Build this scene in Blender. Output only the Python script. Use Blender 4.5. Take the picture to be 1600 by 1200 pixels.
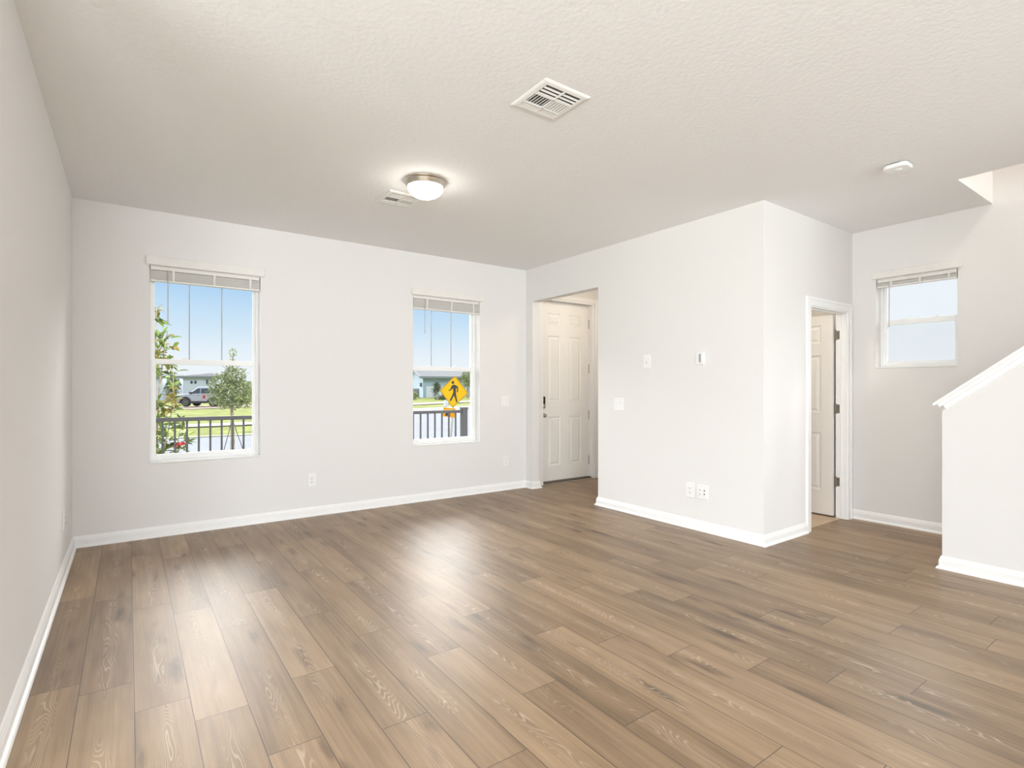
import bpy, bmesh, math, random
from mathutils import Vector, Matrix
random.seed(11)
for o in list(bpy.data.objects):
    bpy.data.objects.remove(o)
SC = bpy.context.scene
COL = SC.collection
R = math.radians

# ---------------------------------------------------------------- measures of the place (metres, camera stands over the origin)
XL, YF, XP, YP, XR, H = -0.373, 5.614, 4.249, 2.371, 5.901, 2.85
PT = 4.36            # back face of the partition
GZ = -0.40           # street level

# ---------------------------------------------------------------- camera
cd = bpy.data.cameras.new('camera'); cam = bpy.data.objects.new('camera', cd); COL.objects.link(cam)
cam.location = (0, 0, 1.30)
cam.rotation_euler = (R(90), 0, R(-35.632))
cd.sensor_width = 36.0
cd.lens = 835.63 / 1600 * 36
cd.shift_y = (606.7 - 600) / 1600
cd.clip_start = 0.02; cd.clip_end = 400
SC.camera = cam

# ---------------------------------------------------------------- colour management
SC.view_settings.view_transform = 'Standard'
SC.view_settings.look = 'None'
SC.view_settings.exposure = 0.0
SC.view_settings.gamma = 1.0
SC.view_settings.use_curve_mapping = False
SC.cycles.use_denoising = True
SC.cycles.max_bounces = 10
SC.cycles.diffuse_bounces = 6
SC.cycles.glossy_bounces = 4
SC.cycles.transparent_max_bounces = 24
SC.cycles.sample_clamp_indirect = 6

# ---------------------------------------------------------------- sky
W = bpy.data.worlds.new('sky'); SC.world = W; W.use_nodes = True
nt = W.node_tree; nt.nodes.clear()
def nn(t, kind, **kw):
    n = t.nodes.new(kind)
    for k, v in kw.items(): setattr(n, k, v)
    return n
tc = nn(nt, 'ShaderNodeTexCoord'); sx = nn(nt, 'ShaderNodeSeparateXYZ')
nt.links.new(tc.outputs['Generated'], sx.inputs[0])
rp = nn(nt, 'ShaderNodeValToRGB'); rp.color_ramp.interpolation = 'LINEAR'
nt.links.new(sx.outputs['Z'], rp.inputs[0])
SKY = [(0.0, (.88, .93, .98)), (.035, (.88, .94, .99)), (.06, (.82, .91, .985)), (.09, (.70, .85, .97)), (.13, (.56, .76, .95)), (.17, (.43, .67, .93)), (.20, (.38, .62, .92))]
FILL_BAND = 14.0  # strength of a bright sky band added above the view to light the room
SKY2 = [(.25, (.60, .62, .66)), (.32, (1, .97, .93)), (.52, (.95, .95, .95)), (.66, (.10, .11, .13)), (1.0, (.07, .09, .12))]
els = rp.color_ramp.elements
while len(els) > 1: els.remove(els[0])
for i, (p, c) in enumerate(SKY + [(p, tuple(FILL_BAND * v for v in c)) for p, c in SKY2]):
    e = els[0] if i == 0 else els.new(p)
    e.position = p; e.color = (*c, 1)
hz = nn(nt, 'ShaderNodeMapRange', interpolation_type='SMOOTHSTEP')
nt.links.new(sx.outputs['X'], hz.inputs[0])
hz.inputs[1].default_value = .62; hz.inputs[2].default_value = .95; hz.inputs[4].default_value = 1.0
lo = nn(nt, 'ShaderNodeMapRange'); nt.links.new(sx.outputs['Z'], lo.inputs[0])
lo.inputs[1].default_value = .18; lo.inputs[2].default_value = .24; lo.inputs[3].default_value = 1; lo.inputs[4].default_value = 0
mu = nn(nt, 'ShaderNodeMath', operation='MULTIPLY'); nt.links.new(hz.outputs[0], mu.inputs[0]); nt.links.new(lo.outputs[0], mu.inputs[1])
mx = nn(nt, 'ShaderNodeMix', data_type='RGBA'); nt.links.new(mu.outputs[0], mx.inputs[0]); nt.links.new(rp.outputs[0], mx.inputs[6])
mx.inputs[7].default_value = (.88, .935, .985, 1)
# away from the added bright band over the street the upper sky is plain blue
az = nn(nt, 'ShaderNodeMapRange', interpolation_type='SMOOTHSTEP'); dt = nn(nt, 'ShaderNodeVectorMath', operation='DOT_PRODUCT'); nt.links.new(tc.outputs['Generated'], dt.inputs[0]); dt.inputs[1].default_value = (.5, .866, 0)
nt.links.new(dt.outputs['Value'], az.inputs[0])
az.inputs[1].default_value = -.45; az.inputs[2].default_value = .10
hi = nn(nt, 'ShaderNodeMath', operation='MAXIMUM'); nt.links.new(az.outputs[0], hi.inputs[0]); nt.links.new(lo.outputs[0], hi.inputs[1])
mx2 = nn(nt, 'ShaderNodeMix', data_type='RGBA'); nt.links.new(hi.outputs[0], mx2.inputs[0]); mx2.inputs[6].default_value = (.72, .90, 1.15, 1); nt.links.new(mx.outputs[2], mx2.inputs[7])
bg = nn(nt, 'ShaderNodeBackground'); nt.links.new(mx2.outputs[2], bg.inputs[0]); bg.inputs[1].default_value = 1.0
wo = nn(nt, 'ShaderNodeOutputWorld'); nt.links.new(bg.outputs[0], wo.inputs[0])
W.cycles.sampling_method = 'AUTOMATIC'

# ---------------------------------------------------------------- sun, added fill lights and window portals
def light(name, kind, loc, energy, color=(1, 1, 1), rot=(0, 0, 0), size=None, size_y=None, radius=None, portal=False):
    l = bpy.data.lights.new(name, kind); l.energy = energy; l.color = color
    if kind == 'AREA':
        l.shape = 'RECTANGLE'; l.size = size; l.size_y = size_y
        if portal: l.cycles.is_portal = True
    if radius is not None: l.shadow_soft_size = radius
    o = bpy.data.objects.new(name, l); COL.objects.link(o); o.location = loc; o.rotation_euler = rot
    return o
sun = light('sun', 'SUN', (0, 0, 20), 1.1, (1, .95, .86))
sun.data.angle = R(1.0)
sun.rotation_euler = Vector((.45, .62, -.70)).to_track_quat('-Z', 'Y').to_euler()
# added fill light outside an invented sliding door (behind the camera, to its left)
light('added_fill_side', 'AREA', (-3.42, -.2, 1.22), 225, (.925, .97, 1), (0, R(-90), 0), 2.2, 3.7)
# added fill light outside an invented window in the wall behind the camera
light('added_fill_back_left', 'AREA', (-1.52, -3.74, 1.62), 430, (.925, .97, 1), (R(90), 0, 0), 2.7, 1.5)
light('added_fill_back_right', 'AREA', (3.7, -3.72, 1.65), 100, (.91, .965, 1), (R(90), 0, 0), 1.5, 1.2)  # weaker added fill outside a second invented back window
light('window_portal', 'AREA', (.59, YF + .21, 1.51), 1, rot=(R(-90), 0, 0), size=.9, size_y=1.74, portal=True)
light('window_portal', 'AREA', (3.085, YF + .21, 1.51), 1, rot=(R(-90), 0, 0), size=.9, size_y=1.74, portal=True)
light('window_portal', 'AREA', (XR + .2, 1.85, 1.93), 1, rot=(0, R(90), 0), size=.9, size_y=.66, portal=True)

# ---------------------------------------------------------------- materials
def mat(name, color, rough=.5, metal=0.0, spec=.5, var=0.0, vscale=8, bump=0.0, bscale=60, emit=None, estr=0.0, coat=0.0, detail=3):
    m = bpy.data.materials.new(name); m.use_nodes = True
    t = m.node_tree; p = t.nodes['Principled BSDF']
    p.inputs['Base Color'].default_value = (*color, 1)
    p.inputs['Roughness'].default_value = rough; p.inputs['Metallic'].default_value = metal
    p.inputs['Specular IOR Level'].default_value = spec; p.inputs['Coat Weight'].default_value = coat
    c = nn(t, 'ShaderNodeTexCoord')
    if var > 0:
        n = nn(t, 'ShaderNodeTexNoise'); n.inputs['Scale'].default_value = vscale; n.inputs['Detail'].default_value = detail
        t.links.new(c.outputs['Object'], n.inputs['Vector'])
        r = nn(t, 'ShaderNodeValToRGB'); t.links.new(n.outputs['Fac'], r.inputs[0])
        r.color_ramp.elements[0].position = .3; r.color_ramp.elements[1].position = .7
        r.color_ramp.elements[0].color = (*[max(0, v * (1 - var)) for v in color], 1)
        r.color_ramp.elements[1].color = (*[min(1, v * (1 + var)) for v in color], 1)
        t.links.new(r.outputs[0], p.inputs['Base Color'])
    if bump > 0:
        n = nn(t, 'ShaderNodeTexNoise'); n.inputs['Scale'].default_value = bscale; n.inputs['Detail'].default_value = 2
        t.links.new(c.outputs['Object'], n.inputs['Vector'])
        b = nn(t, 'ShaderNodeBump'); b.inputs['Strength'].default_value = bump; b.inputs['Distance'].default_value = .004
        t.links.new(n.outputs['Fac'], b.inputs['Height']); t.links.new(b.outputs[0], p.inputs['Normal'])
    if emit:
        p.inputs['Emission Color'].default_value = (*emit, 1); p.inputs['Emission Strength'].default_value = estr
    return m

M = {}
M['wall'] = mat('wall_paint', (.785, .772, .763), .75, spec=.2, bump=.12, bscale=90)
M['ceiling'] = mat('ceiling_paint', (.87, .868, .87), .85, spec=.1, bump=.45, bscale=42)
M['trim'] = mat('trim_enamel', (.885, .885, .885), .35, spec=.4, var=.01)
M['door'] = mat('door_enamel', (.84, .82, .785), .4, spec=.4, var=.01)
M['vinyl'] = mat('window_vinyl', (.90, .90, .895), .35, spec=.4, var=.01)
M['sill'] = mat('sill_marble', (.86, .855, .84), .2, var=.03, vscale=6)
M['blind'] = mat('blind_slats', (.80, .78, .75), .5, var=.02, vscale=20)
M['plastic'] = mat('white_plastic', (.86, .855, .84), .35, var=.01)
M['plastic_gloss'] = mat('glossy_white_plastic', (.88, .88, .88), .12, var=.01)
M['slot'] = mat('outlet_slots', (.12, .11, .10), .6, var=.1)
M['nickel'] = mat('brushed_nickel', (.62, .57, .50), .28, metal=1, var=.04, vscale=30)
M['hinge'] = mat('satin_hinge_metal', (.27, .24, .20), .5, metal=1, var=.05, vscale=30)
M['blackpl'] = mat('black_keypad', (.015, .015, .015), .25, var=.1)
M['bronze'] = mat('threshold_bronze', (.16, .13, .10), .45, metal=.6, var=.1)
M['gap_shade'] = mat('dark_gap_shade', (.10, .105, .10), .7, var=.15)
M['ventmetal'] = mat('vent_enamel', (.82, .81, .79), .45, var=.01)
M['rail'] = mat('railing_grey', (.055, .053, .056), .6, var=.05)
M['muntin'] = mat('grille_bar', (.34, .35, .37), .5, var=.03)
M['wand'] = mat('wand_plastic', (.52, .52, .52), .2, var=.03)
M['bowl'] = mat('lamp_bowl_glass', (.95, .93, .88), .3, emit=(1, .95, .87), estr=24.0)
M['tile'] = mat('bath_tile', (.55, .41, .28), .4, var=.12, vscale=3)
M['stair'] = mat('stair_carpet', (.52, .47, .42), .9, spec=.1, var=.1, vscale=60)
# exterior
M['grass'] = mat('lawn', (.185, .205, .045), .9, spec=.1, var=.45, vscale=1.1, detail=8)
M['asphalt'] = mat('street', (.225, .235, .26), .9, spec=.1, var=.07, vscale=2)
M['concrete'] = mat('concrete', (.36, .345, .325), .85, spec=.15, var=.07, vscale=2)
M['pinkdrive'] = mat('drive_gravel', (.36, .28, .23), .9, spec=.1, var=.12, vscale=1.5)
M['bark'] = mat('bark', (.34, .29, .24), .85, spec=.1, var=.25, vscale=14)
M['palebark'] = mat('pale_bark', (.50, .41, .31), .85, spec=.1, var=.3, vscale=18)
M['leafoak'] = mat('oak_leaves', (.25, .29, .13), .6, var=.6, vscale=9)
M['leafmag'] = mat('magnolia_leaves', (.20, .29, .06), .38, var=.65, vscale=7)
M['leafbrown'] = mat('young_leaves', (.34, .27, .06), .5, var=.4, vscale=9)
M['leafdark'] = mat('far_leaves', (.085, .12, .055), .7, var=.5, vscale=1.5)
M['red'] = mat('red_petals', (.62, .05, .05), .5, var=.25, vscale=20)
M['yellow'] = mat('sign_yellow', (.80, .43, .0006), .7, spec=.15, var=.02)
M['orange'] = mat('sign_orange', (.72, .30, .006), .7, spec=.15, var=.02)
M['signblack'] = mat('sign_black', (.022, .022, .025), .5, var=.1)
M['steel'] = mat('galvanised_steel', (.50, .50, .50), .4, metal=.7, var=.06)
M['strap'] = mat('tree_strap', (.07, .065, .05), .8, var=.2)
M['silver'] = mat('silver_car_paint', (.40, .425, .475), .3, metal=.25, coat=.5, var=.02)
M['whitepaint'] = mat('white_car_paint', (.75, .75, .76), .3, coat=.5, var=.01)
M['carglass'] = mat('car_glass', (.035, .045, .06), .06, spec=.8, var=.1)
M['tyre'] = mat('tyre_rubber', (.025, .024, .024), .8, var=.2)
M['rim'] = mat('dark_rim', (.20, .20, .21), .35, metal=.8, var=.1)
M['cladding'] = mat('black_cladding', (.035, .035, .04), .6, var=.1)
M['decal'] = mat('red_decal', (.62, .22, .20), .5, var=.15)
M['lens'] = mat('lamp_lens', (.72, .74, .75), .1, var=.02)
M['redlens'] = mat('red_lens', (.45, .02, .02), .15, var=.05)
M['sidingblue'] = mat('blue_grey_siding', (.36, .45, .53), .8, spec=.2, var=.05, vscale=.6)
M['sidingwhite'] = mat('white_siding', (.60, .64, .73), .8, spec=.2, var=.04, vscale=.5)
M['shingle'] = mat('grey_shingles', (.12, .12, .125), .9, spec=.1, var=.15, vscale=1.5)
M['shinglelite'] = mat('pale_shingles', (.19, .195, .195), .9, spec=.1, var=.1, vscale=1.5)
M['fascia'] = mat('grey_fascia', (.22, .24, .26), .7, var=.05)
M['garagedoor'] = mat('garage_door_white', (.66, .69, .74), .6, var=.03)
M['housewindow'] = mat('house_window', (.05, .06, .08), .1, var=.1)
M['shade'] = mat('opening_shade', (.05, .05, .06), .8, var=.2)

def glass_mat(name, tint=(1, 1, 1), refl=.06, rough=0.0):
    m = bpy.data.materials.new(name); m.use_nodes = True; t = m.node_tree; t.nodes.clear()
    tr = nn(t, 'ShaderNodeBsdfTransparent'); tr.inputs[0].default_value = (*tint, 1)
    gl = nn(t, 'ShaderNodeBsdfGlossy'); gl.inputs['Roughness'].default_value = rough
    lw = nn(t, 'ShaderNodeFresnel'); lw.inputs['IOR'].default_value = 1.25
    mm = nn(t, 'ShaderNodeMixShader'); o = nn(t, 'ShaderNodeOutputMaterial')
    t.links.new(lw.outputs[0], mm.inputs[0]); t.links.new(tr.outputs[0], mm.inputs[1]); t.links.new(gl.outputs[0], mm.inputs[2]); t.links.new(mm.outputs[0], o.inputs[0])
    return m
M['glass'] = glass_mat('window_glass', (.985, .99, .99))
def screen_mat():
    m = bpy.data.materials.new('insect_mesh'); m.use_nodes = True; t = m.node_tree; t.nodes.clear()
    tr = nn(t, 'ShaderNodeBsdfTransparent'); df = nn(t, 'ShaderNodeBsdfDiffuse'); df.inputs[0].default_value = (.30, .30, .30, 1)
    mm = nn(t, 'ShaderNodeMixShader'); mm.inputs[0].default_value = .06; o = nn(t, 'ShaderNodeOutputMaterial')
    t.links.new(tr.outputs[0], mm.inputs[1]); t.links.new(df.outputs[0], mm.inputs[2]); t.links.new(mm.outputs[0], o.inputs[0])
    return m
M['screen'] = screen_mat()

def floor_mat():
    m = bpy.data.materials.new('oak_vinyl_planks'); m.use_nodes = True; t = m.node_tree; p = t.nodes['Principled BSDF']; L = t.links
    def math_(op, a, b=None, c=None):
        n = nn(t, 'ShaderNodeMath', operation=op)
        for i, v in enumerate((a, b, c)):
            if v is None: continue
            if isinstance(v, (int, float)): n.inputs[i].default_value = v
            else: L.new(v, n.inputs[i])
        return n.outputs[0]
    uv = nn(t, 'ShaderNodeUVMap', uv_map='plank'); s = nn(t, 'ShaderNodeSeparateXYZ'); L.new(uv.outputs[0], s.inputs[0])
    at = nn(t, 'ShaderNodeAttribute', attribute_name='tone'); sc_ = nn(t, 'ShaderNodeSeparateColor'); L.new(at.outputs['Color'], sc_.inputs[0])
    r1, r2, r3 = sc_.outputs[0], sc_.outputs[1], sc_.outputs[2]
    u, v = s.outputs[0], s.outputs[1]
    def vec(su, sv, off):
        c = nn(t, 'ShaderNodeCombineXYZ')
        L.new(math_('MULTIPLY_ADD', u, su, math_('MULTIPLY', r1, 97.0)), c.inputs[0])
        L.new(math_('MULTIPLY_ADD', v, sv, math_('MULTIPLY', r2, 53.0)), c.inputs[1])
        c.inputs[2].default_value = off
        return c.outputs[0]
    def noise(su, sv, off, detail=3, rough=.55):
        n = nn(t, 'ShaderNodeTexNoise'); n.inputs['Scale'].default_value = 1; n.inputs['Detail'].default_value = detail; n.inputs['Roughness'].default_value = rough
        L.new(vec(su, sv, off), n.inputs['Vector']); return n.outputs['Fac']
    def rng(x, a, b, c=0.0, d=1.0):
        n = nn(t, 'ShaderNodeMapRange', interpolation_type='SMOOTHSTEP'); L.new(x, n.inputs[0])
        for i, q in enumerate((a, b, c, d)): n.inputs[1 + i].default_value = q
        return n.outputs[0]
    cloud = noise(1.6, 9, 0, 3); streak = noise(1.0, 55, 3, 5, .65); fibre = noise(5, 260, 7, 2)
    # cathedral figure: iso-lines of a slow field along the heart of the board
    field = math_('ADD', math_('MULTIPLY', noise(1.1, 7, 11, 2), 9.0), math_('MULTIPLY', math_('POWER', math_('ABSOLUTE', math_('SUBTRACT', v, .096)), 1.6), 55.0))
    rings = math_('ABSOLUTE', math_('SUBTRACT', math_('FRACT', math_('MULTIPLY', field, 4.2)), .5))
    ringline = rng(rings, .04, .22, 1, 0)
    heart = rng(math_('ABSOLUTE', math_('SUBTRACT', v, .096)), .008, .042, 1, 0)
    heart = math_('MULTIPLY', heart, rng(noise(1.3, 2, 17, 1), .40, .56))
    cath = math_('MULTIPLY', ringline, heart)
    vo = nn(t, 'ShaderNodeTexVoronoi'); vo.inputs['Scale'].default_value = 1
    L.new(vec(2.3, 9.5, 5), vo.inputs['Vector'])
    knot = math_('MULTIPLY', rng(math_('ADD', vo.outputs['Distance'], math_('MULTIPLY', math_('SUBTRACT', noise(9, 40, 31, 2), .5), .35)), .02, .42, 1, 0), rng(noise(1.5, 6, 23, 1), .46, .60))
    tone = math_('ADD', math_('MULTIPLY_ADD', r3, .36, -.10), math_('ADD', math_('MULTIPLY', cloud, .74), math_('MULTIPLY', streak, .62)))
    tone = math_('ADD', tone, math_('MULTIPLY', math_('SUBTRACT', fibre, .5), .22))
    tone = math_('SUBTRACT', tone, math_('MULTIPLY', knot, .48))
    ramp = nn(t, 'ShaderNodeValToRGB'); L.new(math_('MULTIPLY', tone, .8), ramp.inputs[0]); e = ramp.color_ramp.elements
    e[0].position = .18; e[0].color = (.080, .046, .021, 1)
    e[1].position = .92; e[1].color = (.405, .278, .162, 1)
    k = e.new(.42); k.color = (.165, .100, .049, 1)
    k = e.new(.64); k.color = (.272, .175, .094, 1)
    mixc = nn(t, 'ShaderNodeMix', data_type='RGBA'); L.new(math_('MULTIPLY', cath, .40), mixc.inputs[0]); L.new(ramp.outputs[0], mixc.inputs[6]); mixc.inputs[7].default_value = (.62, .50, .37, 1)
    # bevelled seams
    d1 = math_('MINIMUM', v, math_('SUBTRACT', .1915, v)); d2 = math_('MINIMUM', u, math_('SUBTRACT', 1.2135, u))
    seam = rng(math_('MINIMUM', d1, d2), .0008, .0027, 1, 0)
    mix2 = nn(t, 'ShaderNodeMix', data_type='RGBA'); L.new(math_('MULTIPLY', seam, .92), mix2.inputs[0]); L.new(mixc.outputs[2], mix2.inputs[6]); mix2.inputs[7].default_value = (.055, .032, .017, 1)
    L.new(mix2.outputs[2], p.inputs['Base Color'])
    L.new(math_('MULTIPLY_ADD', streak, .08, .40), p.inputs['Roughness'])
    p.inputs['Specular IOR Level'].default_value = .85
    b = nn(t, 'ShaderNodeBump'); b.inputs['Strength'].default_value = .25; b.inputs['Distance'].default_value = .002
    L.new(math_('SUBTRACT', math_('ADD', math_('MULTIPLY', fibre, .3), math_('MULTIPLY', cath, .3)), math_('MULTIPLY', seam, .35)), b.inputs['Height'])
    L.new(b.outputs[0], p.inputs['Normal'])
    return m
M['floor'] = floor_mat()

# ---------------------------------------------------------------- mesh helpers
class MB:
    def __init__(s): s.v = []; s.f = []; s.mi = []
    def add(s, vs, fs, mi=0):
        n = len(s.v); s.v += [tuple(map(float, x)) for x in vs]; s.f += [tuple(n + i for i in f) for f in fs]; s.mi += [mi] * len(fs); return s
    def box(s, x0, x1, y0, y1, z0, z1, mi=0):
        if x0 > x1: x0, x1 = x1, x0
        if y0 > y1: y0, y1 = y1, y0
        if z0 > z1: z0, z1 = z1, z0
        vs = [(x, y, z) for z in (z0, z1) for y in (y0, y1) for x in (x0, x1)]
        return s.add(vs, [(0, 2, 3, 1), (4, 5, 7, 6), (0, 1, 5, 4), (2, 6, 7, 3), (0, 4, 6, 2), (1, 3, 7, 5)], mi)
    def obox(s, c, ax, ay, az, sx, sy, sz):   # oriented box
        c = Vector(c); vs = [c + ax * (sx * i / 2) + ay * (sy * j / 2) + az * (sz * k / 2) for k in (-1, 1) for j in (-1, 1) for i in (-1, 1)]
        return s.add(vs, [(0, 2, 3, 1), (4, 5, 7, 6), (0, 1, 5, 4), (2, 6, 7, 3), (0, 4, 6, 2), (1, 3, 7, 5)])
    def prism(s, poly, axis, a, b):           # poly: 2D points in the other two axes (cyclic order), extruded from a to b
        def p3(q, t): return (t, q[0], q[1]) if axis == 'x' else (q[0], t, q[1]) if axis == 'y' else (q[0], q[1], t)
        n = len(poly); vs = [p3(q, a) for q in poly] + [p3(q, b) for q in poly]
        fs = [tuple(range(n)), tuple(range(2 * n - 1, n - 1, -1))] + [(i, n + i, n + (i + 1) % n, (i + 1) % n) for i in range(n)]
        return s.add(vs, fs)
    def lathe(s, prof, c=(0, 0, 0), seg=32, axis='z', cap=True):  # prof: (radius, height)
        vs = []; fs = []; n = len(prof)
        for r, h in prof:
            for k in range(seg):
                a = 2 * math.pi * k / seg; q = (r * math.cos(a), r * math.sin(a), h)
                if axis == 'y': q = (q[0], q[2], q[1])
                if axis == 'x': q = (q[2], q[0], q[1])
                vs.append((q[0] + c[0], q[1] + c[1], q[2] + c[2]))
        for i in range(n - 1):
            for k in range(seg): fs.append((i * seg + k, i * seg + (k + 1) % seg, (i + 1) * seg + (k + 1) % seg, (i + 1) * seg + k))
        if cap: fs += [tuple(range(seg))[::-1], tuple(range((n - 1) * seg, n * seg))]
        return s.add(vs, fs)
    def tube(s, pts, rad, seg=8):
        pts = [Vector(p) for p in pts]; n = len(pts); rad = rad if isinstance(rad, (list, tuple)) else [rad] * n; vs = []; fs = []
        for i, p in enumerate(pts):
            d = (pts[min(i + 1, n - 1)] - pts[max(i - 1, 0)]).normalized()
            a = d.orthogonal().normalized() if abs(d.z) < .99 else Vector((1, 0, 0)); a = (a - d * a.dot(d)).normalized(); b = d.cross(a)
            for k in range(seg):
                t = 2 * math.pi * k / seg; vs.append(p + (a * math.cos(t) + b * math.sin(t)) * rad[i])
        for i in range(n - 1):
            for k in range(seg): fs.append((i * seg + k, i * seg + (k + 1) % seg, (i + 1) * seg + (k + 1) % seg, (i + 1) * seg + k))
        fs += [tuple(range(seg))[::-1], tuple(range((n - 1) * seg, n * seg))]
        return s.add(vs, fs)
    def build(s, name, m, parent=None, bevel=0, smooth=False, fix=True, loc=None, kind=None, label=None, seg=2):
        me = bpy.data.meshes.new(name); me.from_pydata(s.v, [], s.f)
        for q in (m if isinstance(m, (list, tuple)) else [m]): me.materials.append(q)
        for p, i in zip(me.polygons, s.mi): p.material_index = i
        if fix:
            bm = bmesh.new(); bm.from_mesh(me); bmesh.ops.recalc_face_normals(bm, faces=bm.faces); bm.to_mesh(me); bm.free()
        o = bpy.data.objects.new(name, me); COL.objects.link(o)
        if parent: o.parent = parent
        if loc is not None: o.location = loc
        if bevel:
            b = o.modifiers.new('edge', 'BEVEL'); b.width = bevel; b.segments = seg; b.limit_method = 'ANGLE'; b.angle_limit = R(40)
        if smooth:
            for p in me.polygons: p.use_smooth = True
            me.set_sharp_from_angle(angle=R(38))
        if kind: o['kind'] = kind
        if label: o['label'] = label
        return o
def empty(name, loc, rotz=0, kind=None):
    o = bpy.data.objects.new(name, None); COL.objects.link(o); o.location = loc; o.rotation_euler = (0, 0, rotz); o.empty_display_size = .1
    if kind: o['kind'] = kind
    return o
def tag(o, label, cat, group=None):
    o['label'] = label; o['category'] = cat
    if group: o['group'] = group
    return o
def copy_tree(o, parent=None):
    c = o.copy(); COL.objects.link(c); c.parent = parent
    for ch in [q for q in bpy.data.objects if q.parent == o]: copy_tree(ch, c)
    return c

def wall(name, axis, t0, t1, a0, a1, z0, z1, holes=(), m=None, kind='structure'):
    """A wall of real thickness t0..t1 along `axis`, spanning a0..a1 x z0..z1, with rectangular holes (a0,a1,z0,z1)."""
    A = sorted({a0, a1, *[h[0] for h in holes], *[h[1] for h in holes]}); Z = sorted({z0, z1, *[h[2] for h in holes], *[h[3] for h in holes]})
    A = [q for q in A if a0 <= q <= a1]; Z = [q for q in Z if z0 <= q <= z1]
    def solid(i, j):
        if i < 0 or j < 0 or i >= len(A) - 1 or j >= len(Z) - 1: return False
        x = (A[i] + A[i + 1]) / 2; z = (Z[j] + Z[j + 1]) / 2
        return not any(h[0] < x < h[1] and h[2] < z < h[3] for h in holes)
    vid = {}; b = MB()
    def V(t, a, z):
        k = (t, a, z)
        if k not in vid:
            vid[k] = len(b.v); b.v.append((t, a, z) if axis == 'x' else (a, t, z))
        return vid[k]
    def F(*vs): b.f.append(tuple(V(*q) for q in vs)); b.mi.append(0)
    for i in range(len(A) - 1):
        for j in range(len(Z) - 1):
            if not solid(i, j): continue
            p, q, r, s = A[i], A[i + 1], Z[j], Z[j + 1]
            for t in (t0, t1): F((t, p, r), (t, q, r), (t, q, s), (t, p, s))
            if not solid(i - 1, j): F((t0, p, r), (t1, p, r), (t1, p, s), (t0, p, s))
            if not solid(i + 1, j): F((t0, q, r), (t1, q, r), (t1, q, s), (t0, q, s))
            if not solid(i, j - 1): F((t0, p, r), (t1, p, r), (t1, q, r), (t0, q, r))
            if not solid(i, j + 1): F((t0, p, s), (t1, p, s), (t1, q, s), (t0, q, s))
    return b.build(name, m or M['wall'], kind=kind)

def sweep(name, path, prof, m, kind='structure', parent=None):
    """Mitred moulding along a floor path; prof = (offset to the right of travel, z), closed."""
    n = len(path); P = [Vector(p) for p in path]; nrm = []
    for i in range(n - 1):
        d = (P[i + 1] - P[i]).normalized(); nrm.append(Vector((d.y, -d.x)))
    b = MB(); k = len(prof)
    for i in range(n):
        n1 = nrm[max(i - 1, 0)]; n2 = nrm[min(i, n - 2)]; mt = (n1 + n2) / (1 + n1.dot(n2))
        for o, z in prof: b.v.append((P[i].x + mt.x * o, P[i].y + mt.y * o, z))
    for i in range(n - 1):
        for j in range(k): b.f.append((i * k + j, i * k + (j + 1) % k, (i + 1) * k + (j + 1) % k, (i + 1) * k + j)); b.mi.append(0)
    b.f += [tuple(range(k)), tuple(range((n - 1) * k, n * k))]; b.mi += [0, 0]
    return b.build(name, m, parent=parent, kind=kind)

# ================================================================ THE SETTING
# floor: every plank a quad with its own tone; rows follow the joints seen in the room
JOINT = {-2: 3.02, -1: 2.90, 0: 2.62, 1: 3.63, 2: 2.04, 3: 2.515, 4: 1.943, 5: 2.75, 6: 2.34, 7: 1.82, 8: 1.42, 9: 2.22, 10: 1.96, 11: 1.67, 12: 1.37, 13: 1.11,
         14: .86, 15: 1.65, 16: 2.61, 17: 1.14, 18: .79, 19: 1.17, 20: .86, 21: 1.68, 22: 1.39}
TONE = {(-2, 0): .2, (0, 0): .62, (14, 0): .12, (14, -1): .22, (8, 0): .1, (11, 1): .2, (20, 0): .2, (15, 0): .12, (16, -1): .2, (9, -1): .78, (10, -1): .7, (11, -1): .72, (3, 0): .85, (4, 0): .3, (5, 0): .45, (9, 0): .35}
PL, PWID = 1.2135, .1915
fv, ff, fuv, fcol = [], [], [], []
rr = random.Random(5)
for k in range(-15, 31):
    x0, x1 = .018 + PWID * k, .018 + PWID * (k + 1)
    j0 = JOINT.get(k, rr.uniform(0, PL)); j0 -= PL * math.ceil((j0 + 3.7) / PL)
    n = 0; y = j0
    while y < 5.62:
        a, b_ = max(y, -3.6), min(y + PL, YF + .01)
        idx = round((y - JOINT.get(k, y)) / PL)
        if b_ > a:
            i = len(fv); fv += [(x0, a, 0), (x1, a, 0), (x1, b_, 0), (x0, b_, 0)]; ff.append((i, i + 1, i + 2, i + 3))
            fuv += [(a - y, 0), (a - y, PWID), (b_ - y, PWID), (b_ - y, 0)]
            t = TONE.get((k, idx), rr.betavariate(2.2, 2.2)); fcol += [(rr.random(), rr.random(), t, 1)] * 4
            rr.random()
        y += PL; n += 1
me = bpy.data.meshes.new('floor'); me.from_pydata(fv, [], ff)
ul = me.uv_layers.new(name='plank'); ca = me.color_attributes.new('tone', 'FLOAT_COLOR', 'CORNER')
me.uv_layers['plank'].data.foreach_set('uv', [q for p in fuv for q in p])
me.color_attributes['tone'].data.foreach_set('color', [q for p in fcol for q in p])
me.materials.append(M['floor'])
fl = bpy.data.objects.new('floor', me); COL.objects.link(fl); fl['kind'] = 'structure'
MB().box(-3.4, 6.1, -3.8, YF + .2, -.12, -.004).build('floor_slab', M['concrete'], kind='structure')
MB().box(PT, XR, 2.42, 3.95, -.003, .004).build('floor_bath', M['tile'], kind='structure')

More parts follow.
